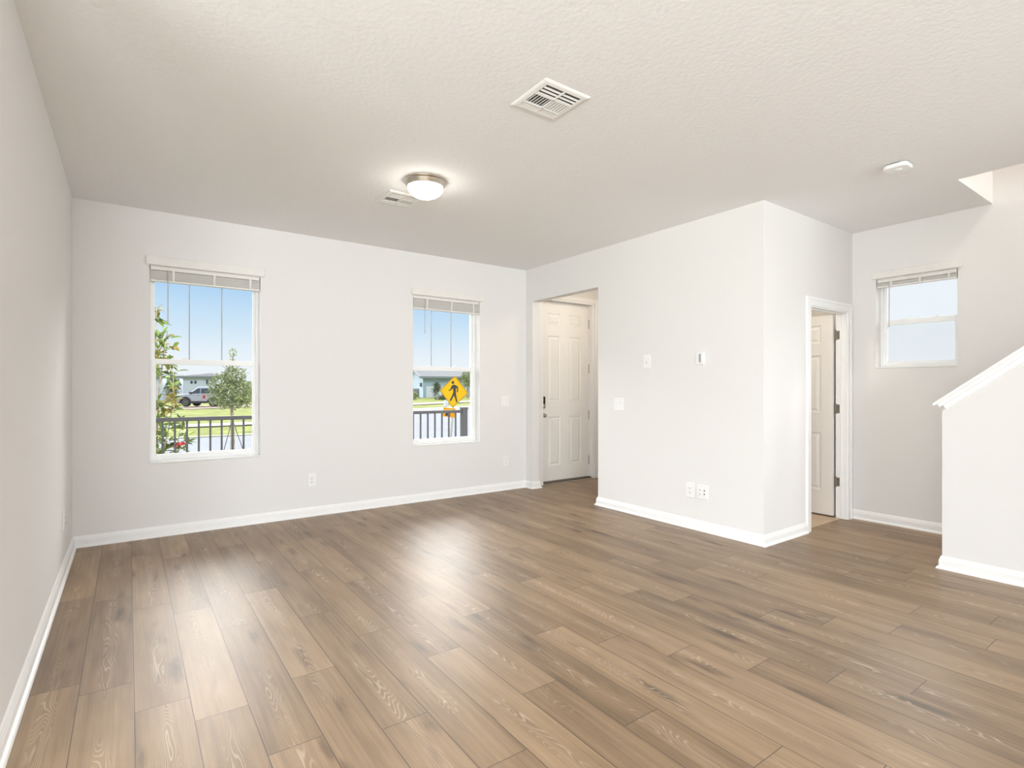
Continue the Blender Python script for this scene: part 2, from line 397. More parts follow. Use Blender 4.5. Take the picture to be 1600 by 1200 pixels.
# windows: opening extents on the wall faces
W1 = (.147, 1.035, .640, 2.372); W2 = (2.637, 3.533, .634, 2.366); W3 = (1.532, 2.163, 1.492, 2.352)
wall('wall_left', 'x', XL - .15, XL, 2.3, YF + .2, -.12, H)
wall('wall_far', 'y', YF, YF + .2, XL, XR + .18, -.12, H, [W1, W2, (4.515, 5.495, 0, 2.535)])
wall('wall_partition', 'x', XP, PT, YP, YF, 0, H, [(4.283, 5.473, 0, 2.427)])
wall('wall_bath', 'y', YP, YP + .10, PT, XR, 0, H, [(5.025, 5.79, 0, 2.06)])
wall('wall_bathback', 'y', 3.95, 4.06, PT, XR, 0, H)
wall('wall_right', 'x', XR, XR + .18, -3.6, YF + .2, -.12, 5.5, [W3])
wall('wall_return', 'y', 2.3, 2.45, -3.2, XL - .15, 0, H)
wall('wall_side', 'x', -3.35, -3.2, -3.75, 2.45, -.12, H, [(-2.05, 1.65, 0, 2.35)])
wall('wall_back', 'y', -3.75, -3.6, -3.2, XR, -.12, H, [(-2.92, -.12, .85, 2.4), (2.9, 4.5, 1.0, 2.3)])
# ceiling with the stairwell opening
b = MB()
for x0, x1, y0, y1 in ((-3.35, 5.005, -3.75, YF + .2), (5.005, XR + .18, 1.30, YF + .2), (5.005, XR, -3.75, -2.5)): b.box(x0, x1, y0, y1, H, H + .3)
b.build('ceiling', M['ceiling'], kind='structure')
wall('wall_stairhead', 'y', 1.30, 1.42, 4.9, XR, H + .3, 5.5)
wall('wall_stairside', 'x', 4.885, 5.005, -2.6, 1.30, H + .3, 5.5)
wall('wall_stairend', 'y', -2.7, -2.6, 4.885, XR, H + .3, 5.5)
MB().box(4.885, XR + .18, -2.7, 1.42, 5.5, 5.7).build('ceiling_stairwell', M['ceiling'], kind='structure')
# knee wall of the stair, its sloping cap, and the flight behind it
KX, KY = 4.775, 1.330
SL = -.793
def capz(y): return 1.187 + SL * (y - 1.382)
b = MB(); yt = 1.382 + (H - .096 - 1.187) / SL
b.prism([(KY, 0), (KY, capz(KY) - .09), (yt, H), (-2.5, H), (-2.5, 0)], 'x', KX, 4.89).build('wall_stair', M['wall'], kind='structure')
b = MB(); dn = Vector((0, 1, SL)).normalized(); up = Vector((0, -dn.z, dn.y))
def caprun(x0, x1, off0, off1, ytip):   # a bar parallel to the slope, off = distance under the top face
    p0 = Vector((0, ytip, capz(ytip))); L_ = (ytip - (yt - .3)) / dn.y
    c = p0 - dn * (L_ / 2) - up * ((off0 + off1) / 2)
    b.obox(((x0 + x1) / 2, c.y, c.z), Vector((1, 0, 0)), dn, up, x1 - x0, L_, off1 - off0)
caprun(KX - .034, 4.924, 0, .019, 1.382)
caprun(KX - .026, 4.916, .019, .024, 1.374)
caprun(KX - .022, 4.912, .024, .046, 1.366)
caprun(KX - .012, 4.902, .046, .078, 1.352)
b.build('trim_1', M['trim'], kind='structure', bevel=.003)
b = MB(); ys = 1.20
for i in range(16): b.box(4.89, XR, ys - .24 * (i + 1), ys - .24 * i, max(0, .19 * i - .25), .19 * (i + 1))
b.build('stair_flight', M['stair'], kind='structure')

BB = [(0, 0), (.030, 0), (.030, .006), (.026, .014), (.019, .019), (.016, .020), (.016, .060), (.013, .066), (.013, .072), (.009, .080), (.007, .088), (.004, .092), (0, .092)]
sweep('baseboard_far', [(XL - .15, 2.3), (XL, 2.3), (XL, YF), (XP, YF), (XP, 5.473), (PT, 5.473), (PT, YF), (4.515, YF)], BB, M['trim'])
sweep('baseboard_partition', [(PT + .3, 4.06), (PT, 4.06), (PT, 4.283), (XP, 4.283), (XP, YP), (4.953, YP)], BB, M['trim'])
sweep('baseboard_right', [(XR, YP - .001), (XR, 1.23)], BB, M['trim'])
sweep('baseboard_stair', [(4.89, 1.25), (4.89, KY), (KX, KY), (KX, -2.5)], BB, M['trim'])
sweep('baseboard_foyer', [(5.555, YF), (XR, YF), (XR, 4.06), (PT + .3, 4.06)], BB, M['trim'])

# ---------------------------------------------------------------- windows (local: x along the wall, y outward, z up)
def ring(b, x0, x1, z0, z1, y0, y1, l, r_, bt, tp):
    b.box(x0, x0 + l, y0, y1, z0, z1); b.box(x1 - r_, x1, y0, y1, z0, z1)
    b.box(x0 + l, x1 - r_, y0, y1, z0, z0 + bt); b.box(x0 + l, x1 - r_, y0, y1, z1 - tp, z1)
def window(name, loc, rot, w, h, rail, muntins=0, screen=False):
    e = empty(name, loc, rot, 'structure'); Y0 = .108
    b = MB(); ring(b, 0, w, 0, h, Y0, .19, .019, .019, .024, .024); b.build('frame', M['vinyl'], e, bevel=.002)
    b = MB(); ring(b, .019, w - .019, rail - .004, h - .024, Y0 + .042, Y0 + .068, .024, .024, .036, .032); us = b.build('upper_sash', M['vinyl'], e, bevel=.0025)
    MB().box(.043, w - .043, Y0 + .052, Y0 + .056, rail + .032, h - .056).build('pane', M['glass'], us)
    for k in range(muntins):
        x = .043 + (w - .086) * (k + 1) / (muntins + 1)
        MB().box(x - .0045, x + .0045, Y0 + .0565, Y0 + .0625, rail + .032, h - .056).build('muntin', M['muntin'], us)
    b = MB(); ring(b, .019, w - .019, .024, rail + .042, Y0 + .010, Y0 + .038, .032, .032, .044, .047); ls = b.build('lower_sash', M['vinyl'], e, bevel=.0025)
    MB().box(.051, w - .051, Y0 + .022, Y0 + .026, .068, rail - .005).build('pane', M['glass'], ls)
    b = MB(); b.box(.10, w - .10, Y0 + .004, Y0 + .012, .040, .052); b.build('lift_rail', M['vinyl'], ls, bevel=.002)
    for fx in (.30, .70):
        b = MB(); b.box(w * fx - .03, w * fx + .03, Y0 + .012, Y0 + .036, rail + .042, rail + .048); b.lathe([(.011, 0), (.011, .008), (.006, .012)], (w * fx, Y0 + .024, rail + .048), 12); b.box(w * fx - .004, w * fx + .022, Y0 + .019, Y0 + .027, rail + .052, rail + .058)
        b.build('sash_lock', M['vinyl'], ls, bevel=.0015)
    if screen: MB().box(.03, w - .03, Y0 + .072, Y0 + .0725, .03, rail + .01).build('insect_screen', M['screen'], e)
    MB().box(.001, w - .001, -.004, Y0, .001, .014).build('sill', M['sill'], e, bevel=.003)
    return e
window('window_1', (W1[0], YF, W1[2]), 0, W1[1] - W1[0], W1[3] - W1[2], 1.522 - W1[2], 2)
window('window_2', (W2[0], YF, W2[2]), 0, W2[1] - W2[0], W2[3] - W2[2], 1.514 - W2[2], 2)
window('window_3', (XR, W3[1], W3[2]), R(-90), W3[1] - W3[0], W3[3] - W3[2], .425, 0, True)

def blind(loc, rot, w, ztop, zbot, vtop, wand_x, wand_bot, label):
    """Raised slat blind: z values are heights above the floor, x from the opening's left edge."""
    e = empty('window_blind', (loc[0], loc[1], 0), rot)
    tag(e, label, 'blind', 'raised window blinds')
    b = MB(); b.box(-.026, w + .034, -.030, -.001, ztop + .003, vtop)
    b.build('valance', M['blind'], e, bevel=.006, seg=3)
    MB().box(.008, w - .008, .006, .052, ztop - .034, ztop - .001).build('head_rail', M['blind'], e, bevel=.002)
    b = MB(); n = int((ztop - .036 - zbot - .018) / .0052)
    for i in range(n):
        z = zbot + .018 + i * .0052; j = random.uniform(-.0015, .0015)
        b.box(.008, w - .008, .004 + j, .054 + j, z, z + .0031)
    b.build('slat_stack', M['blind'], e)
    MB().box(.008, w - .008, .005, .053, zbot, zbot + .016).build('bottom_rail', M['blind'], e, bevel=.003)
    for fx in (.2, .56, .9):
        MB().box(w * fx - .008, w * fx + .008, .0005, .0022, zbot + .002, ztop - .02).build('ladder_tape', M['blind'], e)
    b = MB(); b.tube([(wand_x, -.004, ztop - .03), (wand_x, -.006, wand_bot)], .0042, 6); b.tube([(wand_x, -.006, wand_bot + .04), (wand_x, -.006, wand_bot)], .0058, 6)
    b.build('tilt_wand', M['wand'], e)
    return e
blind((W1[0], YF), 0, W1[1] - W1[0], W1[3], 2.238, 2.452, .135, 1.86, 'white raised blind over the window showing the parked car and staked tree')
blind((W2[0], YF), 0, W2[1] - W2[0], W2[3], 2.212, 2.448, .145, 1.93, 'white raised blind over the window showing the yellow pedestrian sign')
blind((XR, W3[1]), R(-90), W3[1] - W3[0], W3[3], 2.270, 2.425, .112, 1.885, 'small white raised blind over the high window beside the stair')

# ---------------------------------------------------------------- doors
def door_slab(b, w, h, t, panels, z0=0.0, depth=.011):
    """Six-panel slab, local x 0..w, z z0..h, y 0..t; the panels are pressed into both faces."""
    A = sorted({0, w, *[q for p in panels for q in p[:2]]}); Z = sorted({z0, h, *[q for p in panels for q in p[2:]]})
    def inp(i, j):
        x = (A[i] + A[i + 1]) / 2; z = (Z[j] + Z[j + 1]) / 2
        return any(p[0] < x < p[1] and p[2] < z < p[3] for p in panels)
    for y, s in ((0, 1), (t, -1)):
        for i in range(len(A) - 1):
            for j in range(len(Z) - 1):
                if not inp(i, j): b.add([(A[i], y, Z[j]), (A[i + 1], y, Z[j]), (A[i + 1], y, Z[j + 1]), (A[i], y, Z[j + 1])], [(0, 1, 2, 3)])
        for x0, x1, a0, a1 in panels:
            prev = None
            for ins, d in ((0, 0), (.006, depth * .75), (.014, depth), (.022, depth), (.045, depth * .25), (.048, depth * .2)):
                q = [(x0 + ins, y + s * d, a0 + ins), (x1 - ins, y + s * d, a0 + ins), (x1 - ins, y + s * d, a1 - ins), (x0 + ins, y + s * d, a1 - ins)]
                if prev: b.add(prev + q, [(k, (k + 1) % 4, 4 + (k + 1) % 4, 4 + k) for k in range(4)])
                prev = q
            b.add(prev, [(0, 1, 2, 3)])
    b.add([(0, 0, z0), (0, t, z0), (0, t, h), (0, 0, h), (w, 0, z0), (w, t, z0), (w, t, h), (w, 0, h)], [(0, 1, 2, 3), (4, 5, 6, 7), (0, 1, 5, 4), (3, 2, 6, 7)])
def hinge(parent, loc, axis_leaf, hgt=.10):
    """Barrel plus leaf; axis_leaf: direction in which the visible leaf lies."""
    b = MB(); b.lathe([(.0075, -hgt / 2), (.0075, hgt / 2)], loc, 10); b.lathe([(.009, hgt / 2), (.009, hgt / 2 + .006), (.004, hgt / 2 + .009)], loc, 10); b.lathe([(.004, -hgt / 2 - .009), (.009, -hgt / 2 - .006), (.009, -hgt / 2)], loc, 10)
    a = Vector(axis_leaf); n = Vector((a.y, -a.x, 0))
    b.obox(Vector(loc) + a * .024, a, n, Vector((0, 0, 1)), .034, .003, hgt * .96)
    return b.build('hinge', M['hinge'], parent)
# entrance door in the far wall, seen through the opening of the partition
D = empty('door_1', (4.546, 5.700, 0), 0, 'structure')
b = MB()
b.box(-.031, -.003, -.086, .112, 0, 2.532); b.box(.917, .949, -.086, .112, 0, 2.532); b.box(-.003, .917, -.086, .112, 2.504, 2.532)
b.box(-.003, .012, .046, .06, 0, 2.504); b.box(.902, .917, .046, .06, 0, 2.504)
b.build('frame', M['trim'], D)
b = MB(); b.box(-.085, -.026, -.100, -.0865, 0, 2.527); b.box(.944, 1.003, -.100, -.0865, 0, 2.527); b.box(-.085, 1.003, -.100, -.0865, 2.527, 2.585)
b.build('casing', M['trim'], D)
b = MB(); P6 = []
for x0, x1 in ((.150, .374), (.540, .764)):
    for z0, z1 in ((.232, .905), (1.115, 2.025), (2.18, 2.337)): P6.append((x0, x1, z0, z1))
door_slab(b, .914, 2.50, .044, P6, .022)
b.build('panel', M['door'], D)
MB().box(-.003, .917, -.060, .09, 0, .019).build('threshold', M['bronze'], D, bevel=.003)
for z in (2.233, 1.587, .913, .257): hinge(D, (.921, -.006, z), (1, 0, 0), .11)
b = MB(); b.box(.012, .082, -.030, 0, 1.085, 1.188); kp = b.build('lock_keypad', M['blackpl'], D, bevel=.008, seg=3)
b = MB(); b.box(.012, .082, -.032, 0, 1.030, 1.086); b.box(.041, .053, -.050, -.03, 1.045, 1.073); b.build('lock_base', M['nickel'], kp, bevel=.004)
b = MB(); b.lathe([(.032, 0), (.032, -.006), (.026, -.010), (.012, -.012), (.011, -.032), (.018, -.036), (.027, -.046), (.029, -.056), (.026, -.066), (.016, -.072), (.001, -.073)], (.050, 0, .930), 24, 'y')
b.build('door_knob', M['nickel'], D, smooth=True)
# bathroom door, swung open into the bathroom
D2 = empty('door_2', (5.025, YP, 0), 0, 'structure')
b = MB(); b.box(0, .018, -.001, .101, 0, 2.042); b.box(.747, .765, -.001, .101, 0, 2.042); b.box(0, .765, -.001, .101, 2.042, 2.06)
b.box(.737, .747, .045, .060, 0, 2.042); b.box(.018, .028, .045, .060, 0, 2.042); b.box(.018, .747, .045, .060, 2.032, 2.042)
b.build('jamb', M['trim'], D2)
b = MB()
for x0, x1 in ((-.070, .006), (.759, .835)):
    b.box(x0, x1, -.011, 0, 0, 2.054); o_ = x0 if x0 < 0 else x1 - .026
    b.box(o_, o_ + .026, -.018, -.011, 0, 2.108)
b.box(-.070, .835, -.011, 0, 2.054, 2.132); b.box(-.070, .835, -.018, -.011, 2.108, 2.132)
b.build('casing', M['trim'], D2)
b = MB(); P6 = []
for x0, x1 in ((.112, .327), (.413, .628)):
    for z0, z1 in ((.265, .850), (1.050, 1.636), (1.760, 1.942)): P6.append((x0, x1, z0, z1))
door_slab(b, .738, 2.038, .035, P6, .020)
ps = b.build('panel', M['door'], D2); ps.location = (.752, .116, 0); ps.rotation_euler = (0, 0, R(90))
for z in (1.832, 1.094, .363):
    b = MB(); loc = (.748, .100, z); b.lathe([(.0075, -.045), (.0075, .045)], loc, 10); b.lathe([(.009, .045), (.009, .05), (.004, .053)], loc, 10); b.lathe([(.004, -.053), (.009, -.05), (.009, -.045)], loc, 10)
    b.box(.7438, .7468, .064, .098, z - .043, z + .043); b.box(.738, .7455, .1002, .1028, z - .043, z + .043)
    b.build('hinge', M['hinge'], D2)
b = MB(); b.lathe([(.031, 0), (.031, -.006), (.012, -.010), (.011, -.030), (.026, -.046), (.028, -.056), (.016, -.070), (.001, -.072)], (.676, 0, .93), 20, 'y')
kb = b.build('door_knob', M['nickel'], ps, smooth=True)
# invented sliding door and windows behind the camera, added to go with the fill lights
D3 = empty('door_added', (-3.2, -2.05, 0), 0, 'structure')
b = MB()
for y0, y1, x in ((0, 1.88, -.10), (1.82, 3.7, -.06)):
    b.box(x - .02, x + .02, y0, y0 + .06, .02, 2.35); b.box(x - .02, x + .02, y1 - .06, y1, .02, 2.35); b.box(x - .02, x + .02, y0, y1, .02, .10); b.box(x - .02, x + .02, y0, y1, 2.27, 2.35)
b.build('frame', M['vinyl'], D3)
for y0, y1, x in ((.06, 1.82, -.10), (1.88, 3.64, -.06)): MB().box(x - .003, x + .003, y0, y1, .10, 2.27).build('pane', M['glass'], D3)
W4 = empty('window_added_left', (-2.92, -3.6, .85), 0, 'structure')  # unseen window, added for the stronger back fill
b = MB(); ring(b, 0, 2.8, 0, 1.55, -.10, -.05, .04, .04, .04, .04); b.box(1.38, 1.42, -.10, -.05, .04, 1.51); b.build('frame', M['vinyl'], W4)
MB().box(.04, 2.76, -.08, -.075, .04, 1.51).build('pane', M['glass'], W4)

W5 = empty('window_added_right', (2.9, -3.6, 1.0), 0, 'structure')  # unseen window, added for the weaker back fill
b = MB(); ring(b, 0, 1.6, 0, 1.3, -.10, -.05, .04, .04, .04, .04); b.box(.78, .82, -.10, -.05, .04, 1.26); b.build('frame', M['vinyl'], W5)
MB().box(.04, 1.56, -.08, -.075, .04, 1.26).build('pane', M['glass'], W5)

# ---------------------------------------------------------------- wall plates (local: x right, -y into the room, z up; origin at the plate centre)
def plate(name, loc, rot, w, h, label, cat, group=None):
    e = empty(name, loc, rot); tag(e, label, cat, group)
    b = MB(); b.prism([(-w / 2 + .004, -h / 2), (w / 2 - .004, -h / 2), (w / 2, -h / 2 + .004), (w / 2, h / 2 - .004), (w / 2 - .004, h / 2), (-w / 2 + .004, h / 2), (-w / 2, h / 2 - .004), (-w / 2, -h / 2 + .004)], 'y', -.0075, 0)
    b.build('cover_plate', M['plastic'], e, bevel=.0025, seg=2)
    return e
def receptacle(e, x=0):
    b = MB(); b.box(x - .0185, x + .0185, -.0105, -.006, -.037, .037); r = b.build('receptacle', M['plastic'], e, bevel=.002)
    b = MB()
    for zc in (-.019, .019):
        b.box(x - .0085, x - .0055, -.0110, -.0103, zc - .005, zc + .007); b.box(x + .0055, x + .0085, -.0110, -.0103, zc - .004, zc + .006)
        b.lathe([(.0032, -.0110), (.0032, -.0103)], (x, 0, zc - .0105), 10, 'y')
    b.build('socket_slots', M['slot'], r)
def rocker(e, x=0):
    b = MB(); b.box(x - .0175, x + .0175, -.0095, -.006, -.0345, .0345); f = b.build('switch_frame', M['plastic'], e, bevel=.001)
    MB().prism([(-.0095, -.031), (-.0125, -.031), (-.0095 - .0015, 0), (-.0145, .031), (-.0095, .031)], 'x', x - .0145, x + .0145).build('rocker', M['plastic_gloss'], f)
RX = R(-90)     # plates on walls that face -x
RL = R(90)      # plates on walls that face +x
e = plate('wall_outlet', (1.515, YF, .369), 0, .082, .135, 'white outlet low on the window wall between the two windows', 'outlet', 'wall outlets'); receptacle(e)
e = plate('wall_outlet', (3.923, YF, .371), 0, .082, .135, 'white outlet low on the window wall beside the entry opening', 'outlet', 'wall outlets'); receptacle(e)
e = plate('wall_outlet', (XL, 4.85, .380), RL, .082, .135, 'white outlet low on the left wall seen edge-on near the corner', 'outlet', 'wall outlets'); receptacle(e)
e = plate('wall_outlet', (XP, 3.077, .355), RX, .090, .138, 'single white outlet low on the partition, left of the double plate', 'outlet', 'wall outlets'); receptacle(e)
e = plate('media_outlet', (XP, 2.945, .355), RX, .116, .130, 'double white plate with outlet and two cable jacks low on the partition', 'outlet', 'wall outlets'); receptacle(e, -.023)
b = MB(); b.box(.006, .041, -.0098, -.006, -.035, .035); q = b.build('jack_insert', M['plastic'], e, bevel=.001)
for z in (-.016, .016):
    MB().lathe([(.0055, -.0155), (.0055, -.0098)], (.0235, 0, z), 12, 'y').build('cable_jack', M['slot'], q)
e = plate('light_switch', (3.912, YF, 1.140), 0, .126, .134, 'white double rocker switch on the window wall right of the sign window', 'light switch', 'light switches'); rocker(e, -.026); rocker(e, .026)
e = plate('light_switch', (XP, 3.969, 1.131), RX, .128, .134, 'white double rocker switch on the partition beside the entry opening', 'light switch', 'light switches'); rocker(e, -.026); rocker(e, .026)
e = plate('control_plate', (XP, 3.589, 1.570), RX, .086, .136, 'single white wall plate high on the partition above the double switch', 'wall plate')
b = MB(); b.box(-.010, .010, -.0095, -.006, -.030, .006); f = b.build('insert', M['plastic'], e, bevel=.001)
MB().box(-.003, .003, -.0100, -.0094, -.022, .002).build('slot', M['muntin'], f)
e = empty('thermostat', (XP, 2.969, 1.574), RX); tag(e, 'small glossy white thermostat high on the partition nearer its corner', 'thermostat')
MB().box(-.044, .044, -.014, 0, -.058, .058).build('housing', M['plastic'], e, bevel=.005, seg=3)
MB().box(-.008, .010, -.0155, -.013, -.038, .038).build('display_slot', M['muntin'], e, bevel=.002)
MB().box(.014, .042, -.022, -.012, -.052, .052).build('front_cover', M['plastic_gloss'], e, bevel=.006, seg=3)

# ---------------------------------------------------------------- ceiling fixtures
def flush_lamp(loc, label, group='flush ceiling lamps', bowl=None):
    e = empty('ceiling_lamp', loc); tag(e, label, 'ceiling lamp', group)
    MB().lathe([(.090, 0), (.160, 0), (.162, -.006), (.159, -.012), (.153, -.014), (.149, -.020), (.139, -.046), (.136, -.050), (.130, -.050), (.126, -.042)], (0, 0, 0), 48).build('metal_ring', M['nickel'], e, smooth=True)
    MB().lathe([(.132, -.046), (.130, -.058), (.124, -.074), (.111, -.092), (.090, -.108), (.063, -.120), (.032, -.127), (.006, -.129)], (0, 0, 0), 48).build('glass_bowl', bowl or M['bowl'], e, smooth=True)
    MB().lathe([(.004, -.127), (.010, -.129), (.011, -.134), (.006, -.139), (.008, -.144), (.004, -.150), (.001, -.151)], (0, 0, 0), 16).build('finial', M['nickel'], e, smooth=True)
    return e
flush_lamp((1.805, 3.63, H), 'lit flush ceiling lamp with nickel ring and white glass bowl')
M['bowlwarm'] = mat('warm_lamp_bowl', (.95, .90, .80), .3, emit=(1, .86, .68), estr=42.0)
flush_lamp((5.05, 4.75, H), 'warm flush ceiling lamp in the entry behind the partition', bowl=M['bowlwarm'])
flush_lamp((4.95, 3.20, H), 'warm flush ceiling lamp inside the small bathroom', bowl=M['bowlwarm'])
flush_lamp((5.45, -.6, 5.5), 'flush ceiling lamp above the stairwell', bowl=mat('stair_lamp_bowl', (.95, .93, .88), .3, emit=(1, .93, .84), estr=380.0))

def vent(loc, label):
    e = empty('ceiling_vent', loc); tag(e, label, 'ceiling vent', 'ceiling air vents')
    hw, hi = .1525, .118
    b = MB(); prev = None
    for s_, z in ((hw, 0), (hw, -.003), (hw - .010, -.008), (hi + .006, -.011), (hi, -.009), (hi, .0)):
        q = [(-s_, -s_, z), (s_, -s_, z), (s_, s_, z), (-s_, s_, z)]
        if prev: b.add(prev + q, [(k, (k + 1) % 4, 4 + (k + 1) % 4, 4 + k) for k in range(4)])
        prev = q
    b.build('frame', M['ventmetal'], e)
    MB().box(-hi, hi, -hi, hi, -.0022, -.0008).build('duct_shade', M['gap_shade'], e)  # dark plate stands in for the shade inside the duct
    b = MB()
    b.box(-.004, .004, -hi, hi, -.012, -.004)
    b.box(-hi, hi, -.030, -.023, -.012, -.004); b.box(-hi, hi, .066, .073, -.012, -.004)
    b.build('divider', M['ventmetal'], e)
    Z = Vector((0, 0, 1)); X = Vector((1, 0, 0)); Y = Vector((0, 1, 0))
    def blade(c, along, ln, tilt, wd):
        side = Y if along is X else X
        a = (side * math.cos(tilt) + Z * math.sin(tilt)).normalized(); n = along.cross(a)
        bb = MB(); bb.obox(c, along, a, n, ln, wd, .0013); bb.build('blade', M['ventmetal'], e)
    for sx_ in (-1, 1):
        for i in range(3): blade((sx_ * .061, -.103 + i * .028 + .008, -.0085), X, .112, R(-20), .0115)
    for i in range(6): blade((-.110 + i * .0185, .0180, -.0085), Y, .088, R(20), .0080)
    for i in range(6): blade((.016 + i * .0185, .0180, -.0085), Y, .088, R(-26), .0104)
    for sx_ in (-1, 1):
        for i in range(3): blade((sx_ * .061, .081 + i * .0145, -.0085), X, .112, R(-26), .0083)
    return e
vent((1.846, 2.222, H), 'square white ceiling vent nearest the camera, above the open floor')
vent((1.806, 4.095, H), 'square white ceiling vent beside the lit ceiling lamp')
e = empty('smoke_detector', (4.335, 1.455, H), R(0)); tag(e, 'white rounded square smoke detector on the ceiling near the stair', 'smoke detector')
MB().lathe([(.058, 0), (.058, -.010)], seg=28).build('mounting_base', M['gap_shade'], e)  # base coloured dark to stand for the shadow gap at the ceiling
b = MB(); s_ = .074; cr = .036; poly = []
for cx_, cy_, a0 in ((1, 1, 0), (-1, 1, 90), (-1, -1, 180), (1, -1, 270)):
    for k in range(6):
        a = R(a0 + k * 18); poly.append((cx_ * (s_ - cr) + cr * math.cos(a), cy_ * (s_ - cr) + cr * math.sin(a)))
b.prism(poly, 'z', -.036, -.008).build('housing', M['plastic_gloss'], e, bevel=.007, seg=3)
MB().lathe([(.026, -.035), (.026, -.038), (.020, -.041), (.001, -.042)], seg=24).build('sensor_cap', M['plastic'], e, smooth=True)

# ================================================================ OUTSIDE THE WINDOWS
def gz(x): return GZ + max(0.0, x - 4.0) * .028
def strip(name, y0, y1, m, lift, xs=(-60, 4, 40, 110), kind='structure', wav=None, x_lo=None):
    b = MB(); vs = []
    for x in xs: vs += [(x, y0, gz(x) + lift), (x, y1, gz(x) + lift)]
    b.add(vs, [(2 * i, 2 * i + 2, 2 * i + 3, 2 * i + 1) for i in range(len(xs) - 1)])
    return b.build(name, m, kind=kind)
strip('ground', YF + .21, 170, M['grass'], 0)
strip('street_road', 12.9, 21.1, M['asphalt'], .03)
strip('street_kerb', 20.9, 21.25, M['concrete'], .06, xs=(-60, 4, 9))
strip('sidewalk', 26.6, 28.7, M['concrete'], .05, xs=(-60, 4, 9))
strip('sidewalk_corner', 28.3, 32.3, M['concrete'], .05, xs=(9, 40, 110))
strip('dirt_track', 49.5, 57.0, M['pinkdrive'], .04, xs=(-60, 4, 13))
strip('driveway', 37.5, 40.8, M['pinkdrive'], .05, xs=(14, 40))
strip('street_junction', 21.0, 28.35, M['asphalt'], .028, xs=(9, 40, 110))
MB().box(-2.0, 8.0, YF + .2, 6.95, -.5, -.16).build('porch_slab', M['concrete'], kind='structure')
MB().box(-60, 60, -60, -3.76, GZ - .02, GZ).build('ground_yard', M['grass'], kind='structure')
MB().box(-60, -3.36, -3.76, 2.4, GZ - .02, GZ).build('ground_side', M['grass'], kind='structure')

# porch railing
RY = 6.70
e = empty('porch_railing', (0, RY, -.16)); tag(e, 'dark grey metal porch railing with square balusters outside both front windows', 'railing')
MB().box(-1.6, 3.93, -.025, .025, 1.108, 1.150).build('top_rail', M['rail'], e, bevel=.006)
MB().box(-1.6, 3.93, -.018, .018, .09, .125).build('bottom_rail', M['rail'], e, bevel=.003)
for k in range(-15, 34):
    x = .289 + .10995 * k
    if x < 3.88: MB().box(x - .0095, x + .0095, -.0095, .0095, .12, 1.11).build('baluster', M['rail'], e)
b = MB(); b.box(3.905, 3.985, -.04, .04, 0, 1.165); b.box(3.893, 3.997, -.052, .052, 1.165, 1.178); b.prism([(3.897, -.048), (3.993, -.048), (3.993, .048), (3.897, .048)], 'z', 1.178, 1.186)
b.build('post', M['rail'], e, bevel=.003)
b = MB(); b.box(-1.64, -1.56, -.04, .04, 0, 1.165); b.build('post', M['rail'], e, bevel=.003)

# leaves
def leaf_quads(b, p, d, up_, ln, wd, fold=.25, mi=0):
    d = d.normalized(); s = d.cross(up_); s = s.normalized() if s.length > 1e-4 else d.orthogonal().normalized(); n = s.cross(d)
    q = [p, p + d * ln * .30 + s * wd * .46 + n * wd * fold, p + d * ln * .65 + s * wd * .42 + n * wd * fold * .8, p + d * ln - n * ln * .08, p + d * ln * .65 - s * wd * .42 + n * wd * fold * .8, p + d * ln * .30 - s * wd * .46 + n * wd * fold, p + d * ln * .34, p + d * ln * .68]
    b.add(q, [(0, 6, 1), (6, 7, 2, 1), (7, 3, 2), (0, 5, 6), (5, 4, 7, 6), (4, 3, 7)], mi)
def rv(rg): 
    while True:
        v = Vector((rg.uniform(-1, 1), rg.uniform(-1, 1), rg.uniform(-1, 1)))
        if .05 < v.length < 1: return v.normalized()
# magnolia-like shrub just beyond the railing, at the left edge of the first window
rg = random.Random(3)
SH = empty('flowering_shrub', (.29, 7.35, gz(0))); tag(SH, 'tall leafy shrub with pale stems and a red bloom behind the porch railing', 'shrub')
stems = [[(0, 0, 0), (-.02, .0, .7), (-.05, .02, 1.5), (-.045, .02, 2.1), (-.03, .0, 2.62)], [(.01, .02, 0), (-.035, .03, .9), (-.005, .03, 1.7), (.03, .02, 2.02), (.075, .0, 2.35)],
         [(.0, -.03, 0), (.02, -.05, .9), (.10, -.05, 1.32), (.125, -.06, 1.62), (.13, -.06, 1.95)], [(.02, 0, .0), (.08, -.03, .62), (.16, -.06, 1.02), (.22, -.08, 1.35)],
         [(-.01, .02, 0), (.06, .02, .7), (.20, .02, 1.0), (.27, .0, 1.16)], [(0, 0, .3), (-.1, -.02, .8), (-.13, -.04, 1.5), (-.11, -.04, 1.9)]]
b = MB()
for i, s_ in enumerate(stems): b.tube(s_, [.016 - .011 * k / (len(s_) - 1) for k in range(len(s_))] if i < 2 else [.009 - .005 * k / (len(s_) - 1) for k in range(len(s_))], 7)
b.build('stem', M['palebark'], SH, smooth=True)
